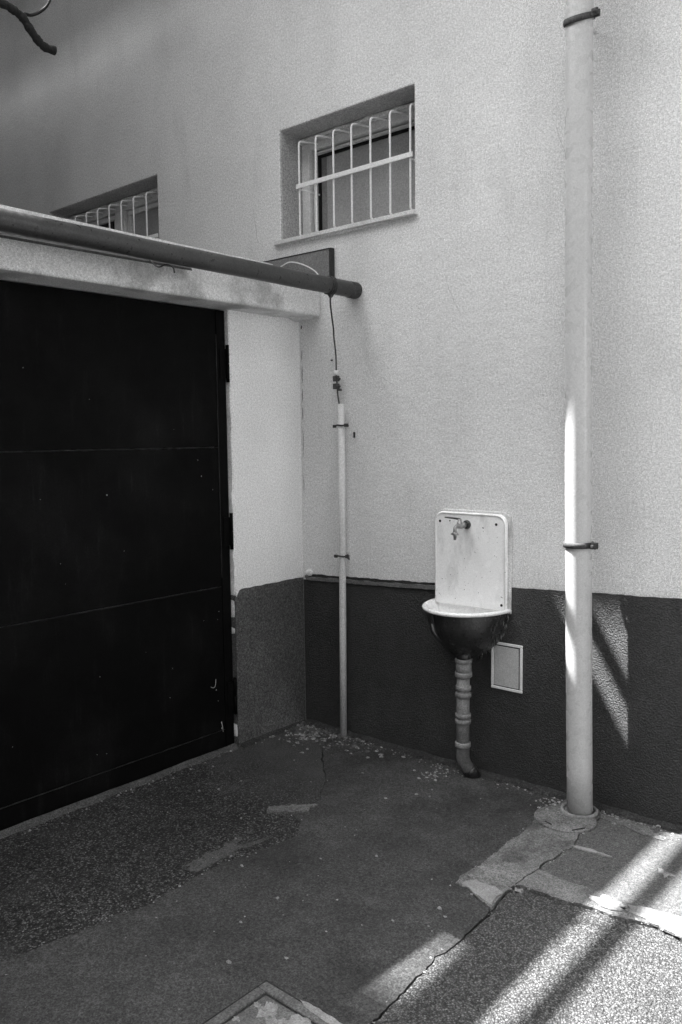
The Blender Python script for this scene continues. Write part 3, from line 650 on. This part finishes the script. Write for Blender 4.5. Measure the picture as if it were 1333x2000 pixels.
# ------------------------------------------------------------------ manhole with painted lid
mh = thing('manhole', 'square sunken manhole cover with pale paint splashes at the bottom of the view', 'manhole cover', (1.66, -1.95, 0))
bm = NB()
x0, x1, y0, y1, t = 1.488, 1.835, -2.20, -1.742, .034
for (a, b, c, d) in ((x0, x1, y1-t, y1), (x0, x1, y0, y0+t), (x0, x0+t, y0+t+.0005, y1-t-.0005), (x1-t, x1, y0+t+.0005, y1-t-.0005)): bx(bm, a, b, c, d, -.01, .009)
obj('surround', bm, M['cover'], mh, bevel=.004)
boxobj('seam', M['soil'], mh, x0-.008, x1+.006, y0-.008, y1+.009, -.012, .0042)
boxobj('lid', M['cover'], mh, x0+t+.007, x1-t-.007, y0+t+.007, y1-t-.007, -.01, .006, bevel=.003)
bm = NB(); rg = random.Random(5)
for i in range(16):
    cx_, cy_ = x0+.055+rg.random()*.22, y1-.055-rg.random()*.16; rr = .006+.020*rg.random()**1.5
    P = blob(cx_, cy_, rr*1.5, rr*.9, 50+i, 22, .9, rg.random()*3)
    tr = geometry.tessellate_polygon([[Vector((p.x, p.y, 0)) for p in P]]); vv = [bm.verts.new((p.x, p.y, .0066+.00005*i)) for p in P]
    for f in tr:
        try: bm.faces.new([vv[j] for j in f])
        except ValueError: pass
obj('paint_splash', bm, M['concreteL'], mh)
bm = NB()
P = jag([(1.60, y1+.004), (1.66, y1+.010), (1.76, y1+.006), (1.83, y1-.0), (1.83, y1-.022), (1.74, y1-.018), (1.66, y1-.012), (1.60, y1+.004)], step=.01, amp=.003, k=44)[:-1]
tr = geometry.tessellate_polygon([[Vector((p.x, p.y, 0)) for p in P]]); vv = [bm.verts.new((p.x, p.y, .0105)) for p in P]
for f in tr:
    try: bm.faces.new([vv[j] for j in f])
    except ValueError: pass
obj('cement_smear', bm, M['concreteL'], mh)

# ------------------------------------------------------------------ litter
def litter(name, spots, m, label, cat='litter'):
    bm = NB()
    for x, y, s, z in spots:
        rot = random.random()*6; el = .5+random.random()*.6; h = s*(.15+.45*random.random())
        n = random.choice((5, 6, 7)); top = []; bot = []
        for k in range(n):
            t = rot+2*math.pi*k/n; rr = s*(.6+.6*random.random()); dx, dy = rr*math.cos(t), rr*el*math.sin(t)
            bot.append(bm.verts.new((x+dx, y+dy, z))); top.append(bm.verts.new((x+dx*.7, y+dy*.7, z+h*(.6+.8*random.random()))))
        bm.faces.new(top)
        for k in range(n): bm.faces.new((bot[k], bot[(k+1) % n], top[(k+1) % n], top[k]))
    o = obj(name, bm, m); o['kind'] = 'stuff'; tag(o, label, cat); return o
rg = random.Random(11)
sp = []
for i in range(330):
    x = min(.95, abs(rg.gauss(.02, .22)))+.02; y = -abs(rg.gauss(.02, .12))-.02; sp.append((x, y, .004+.013*rg.random()**2, .002))
litter('rubble', sp, M['crumb'], 'pale plaster crumbs heaped in the corner between pier and house wall', 'rubble')
sp = [(min(.9, abs(rg.gauss(.05, .2)))+.02, -abs(rg.gauss(.02, .09))-.03, .006+.013*rg.random(), .004) for i in range(150)]
litter('dead_leaves', sp, M['leaf'], 'dark dry leaf scraps around the foot of the pale cover tube', 'leaves')
sp = []
for i in range(420): sp.append((.3+rg.random()*1.9, -.03-abs(rg.gauss(0, .03)), .0012+.006*rg.random()**3, .003))
for i in range(120): sp.append((.01+abs(rg.gauss(0, .03)), -2.3+rg.random()*2.2, .002+.006*rg.random()**2, .001))
for i in range(60): sp.append((rg.gauss(1.0, .05), -abs(rg.gauss(.16, .06)), .003+.008*rg.random()**2, .003))
for i in range(70): sp.append((rg.gauss(1.60, .05), -abs(rg.gauss(.10, .05)), .003+.010*rg.random()**2, .009))
for i in range(60): sp.append((rg.gauss(1.85, .09), -abs(rg.gauss(.05, .04)), .003+.010*rg.random()**2, .006))
for pl, cnt, z0 in ((K1, 70, .006), (K2[:110], 120, .002), (K3[:60], 90, .010), (L1, 60, .003), (P2b, 30, .008), (seamS[-60:], 50, .002)):
    for i in range(cnt):
        p = rg.choice(pl); sp.append((p.x+rg.gauss(0, .008), p.y+rg.gauss(0, .008), .0015+.0045*rg.random()**2, z0))
litter('grit', sp, M['crumb'], 'loose grit and crumbs along the foot of the walls', 'grit')
sp = []
for i in range(260): sp.append((.05+rg.random()*1.75, -.25-rg.random()*2.2, .0015+.005*rg.random()**3, .002))
for x, y, s in ((.93, -1.33, .009), (1.19, -1.40, .007), (.60, -.60, .008), (.98, -.52, .009), (.75, -1.20, .006), (1.06, -.40, .010), (1.33, -1.75, .01), (1.45, -1.62, .008),
                (1.66, -1.09, .010), (1.70, -1.12, .007), (1.20, -1.58, .007), (1.12, -1.1, .006), (1.58, -1.25, .006), (.34, -.80, .006), (.33, -.93, .010), (.28, -1.0, .008), (1.27, -.95, .006)): sp.append((x, y, s, .003))
litter('pebbles', sp, M['concreteL'], 'pale specks and little stones scattered over the dark asphalt', 'pebbles')

# ------------------------------------------------------------------ tree whose cut branch hangs in at the top left
tr_ = thing('tree', 'dark bare branch with a sawn end reaching in over the garage roof', 'tree', (.75, -4.9, 0))
bm = NB(); tube(bm, smooth_path([(.75, -4.9, -.1), (.72, -4.85, .8), (.62, -4.7, 1.9), (.55, -4.5, 2.9), (.35, -4.5, 4.0), (.2, -4.7, 5.5)], 6), [.17-.0037*i for i in range(31)], 16); obj('trunk', bm, M['bark'], tr_)
pth = smooth_path([(.56, -4.55, 2.75), (.30, -4.0, 3.05), (.12, -3.1, 3.22), (.10, -2.3, 3.24), (.10, -1.811, 3.225), (.10, -1.694, 3.236), (.10, -1.644, 3.230), (.10, -1.604, 3.213), (.10, -1.578, 3.184), (.10, -1.543, 3.149), (.10, -1.512, 3.134), (.10, -1.474, 3.135)], 5)
bm = NB(); n = len(pth); tube(bm, pth, [.052-.036*min(1, i/(n*.45))+.0014*math.sin(i*1.3)+.001*math.sin(i*2.9) for i in range(n)], 12); br = obj('branch', bm, M['bark'], tr_)
bm = NB(); tp = smooth_path([(.10, -1.60, 3.222), (.10, -1.592, 3.230), (.10, -1.567, 3.236), (.10, -1.527, 3.264), (.10, -1.495, 3.302), (.10, -1.482, 3.346), (.10, -1.50, 3.44), (.11, -1.47, 3.56)], 6)
tube(bm, tp, [.0075-.0001*i for i in range(len(tp))], 8); obj('twig', bm, M['bark'], br)
for (p, q, r_) in (((.35, -4.5, 4.0), (-.3, -3.9, 5.2), .05), ((.55, -4.5, 2.9), (1.0, -5.2, 4.3), .06), ((.2, -4.7, 5.5), (.5, -4.9, 6.8), .06), ((.2, -4.7, 5.5), (-.5, -5.2, 6.6), .05)):
    bm = NB(); p = Vector(p); q = Vector(q); pts = [p.lerp(q, i/8)+Vector((.08*nz(i, 0, .7, 1), .08*nz(i, 1, .7, 2), .1*nz(i, 2, .6, 3))) for i in range(9)]; pts[0] = p
    tube(bm, pts, [r_*(1-i/11) for i in range(9)], 10); obj('branch', bm, M['bark'], tr_)

# ------------------------------------------------------------------ lean-to canopy over the garage (above the frame) that throws the shade
cn = thing('canopy', 'flat sheet canopy on posts over the garage with a gutter rail along its edge', 'canopy', (-2, -4, 4.6))
XE, ZE = 2.040-4.6/SLOPE, 4.6
hx0, hx1, hy0, hy1 = 1.655-4.6/SLOPE, 1.845-4.6/SLOPE, -1.66-.875, -1.20-.875
bm = NB()
bx(bm, -6.2, hx0, -9.5, -.68, ZE, ZE+.012); bx(bm, hx1, XE, -9.5, -.68, ZE, ZE+.012)
bx(bm, hx0+.0005, hx1-.0005, hy1, -.68, ZE, ZE+.012); bx(bm, hx0+.0005, hx1-.0005, -9.5, hy0, ZE, ZE+.012)
obj('roof_sheet', bm, M['roof'], cn)
bm = NB(); zf = ZE+.0125  # dark layer added on the canopy to cut light bouncing up
bx(bm, -6.2, hx0, -9.5, -.68, zf, zf+.004); bx(bm, hx1, XE, -9.5, -.68, zf, zf+.004)
bx(bm, hx0+.0005, hx1-.0005, hy1, -.68, zf, zf+.004); bx(bm, hx0+.0005, hx1-.0005, -9.5, hy0, zf, zf+.004)
obj('bounce_mask', bm, M['soil'], cn)
yy = hy0
while yy < hy1:                         # slats added to dim the sun patch, wider towards its ends
    t = abs((yy-hy0)/(hy1-hy0)*2-1); wd = .034*(.12+.84*t**1.6)
    boxobj('sun_patch_slat', M['roof'], cn, hx0-.03, hx1+.03, yy, yy+wd, ZE+.03, ZE+.036); yy += .036
bm = NB(); xr = (2.130+2.212)/2-4.62/SLOPE; tube(bm, [(xr, -9.5, 4.62), (xr, -.6, 4.62)], .036, 16); obj('edge_rail', bm, M['zinc'], cn)
for y in (-3.6, -6, -9):
    bm = NB(); bx(bm, -.86, -.78, y-.04, y+.04, 2.426, 4.599); obj('post', bm, M['rust'], cn)
    bm = NB(); bx(bm, -2.9, -2.82, y-.04, y+.04, 2.426, 4.599); obj('post', bm, M['rust'], cn)
    bm = NB(); tube(bm, [(XE-.02, y, 4.59), (xr+.02, y, 4.585)], .01, 8); obj('rail_bracket', bm, M['rust'], cn)
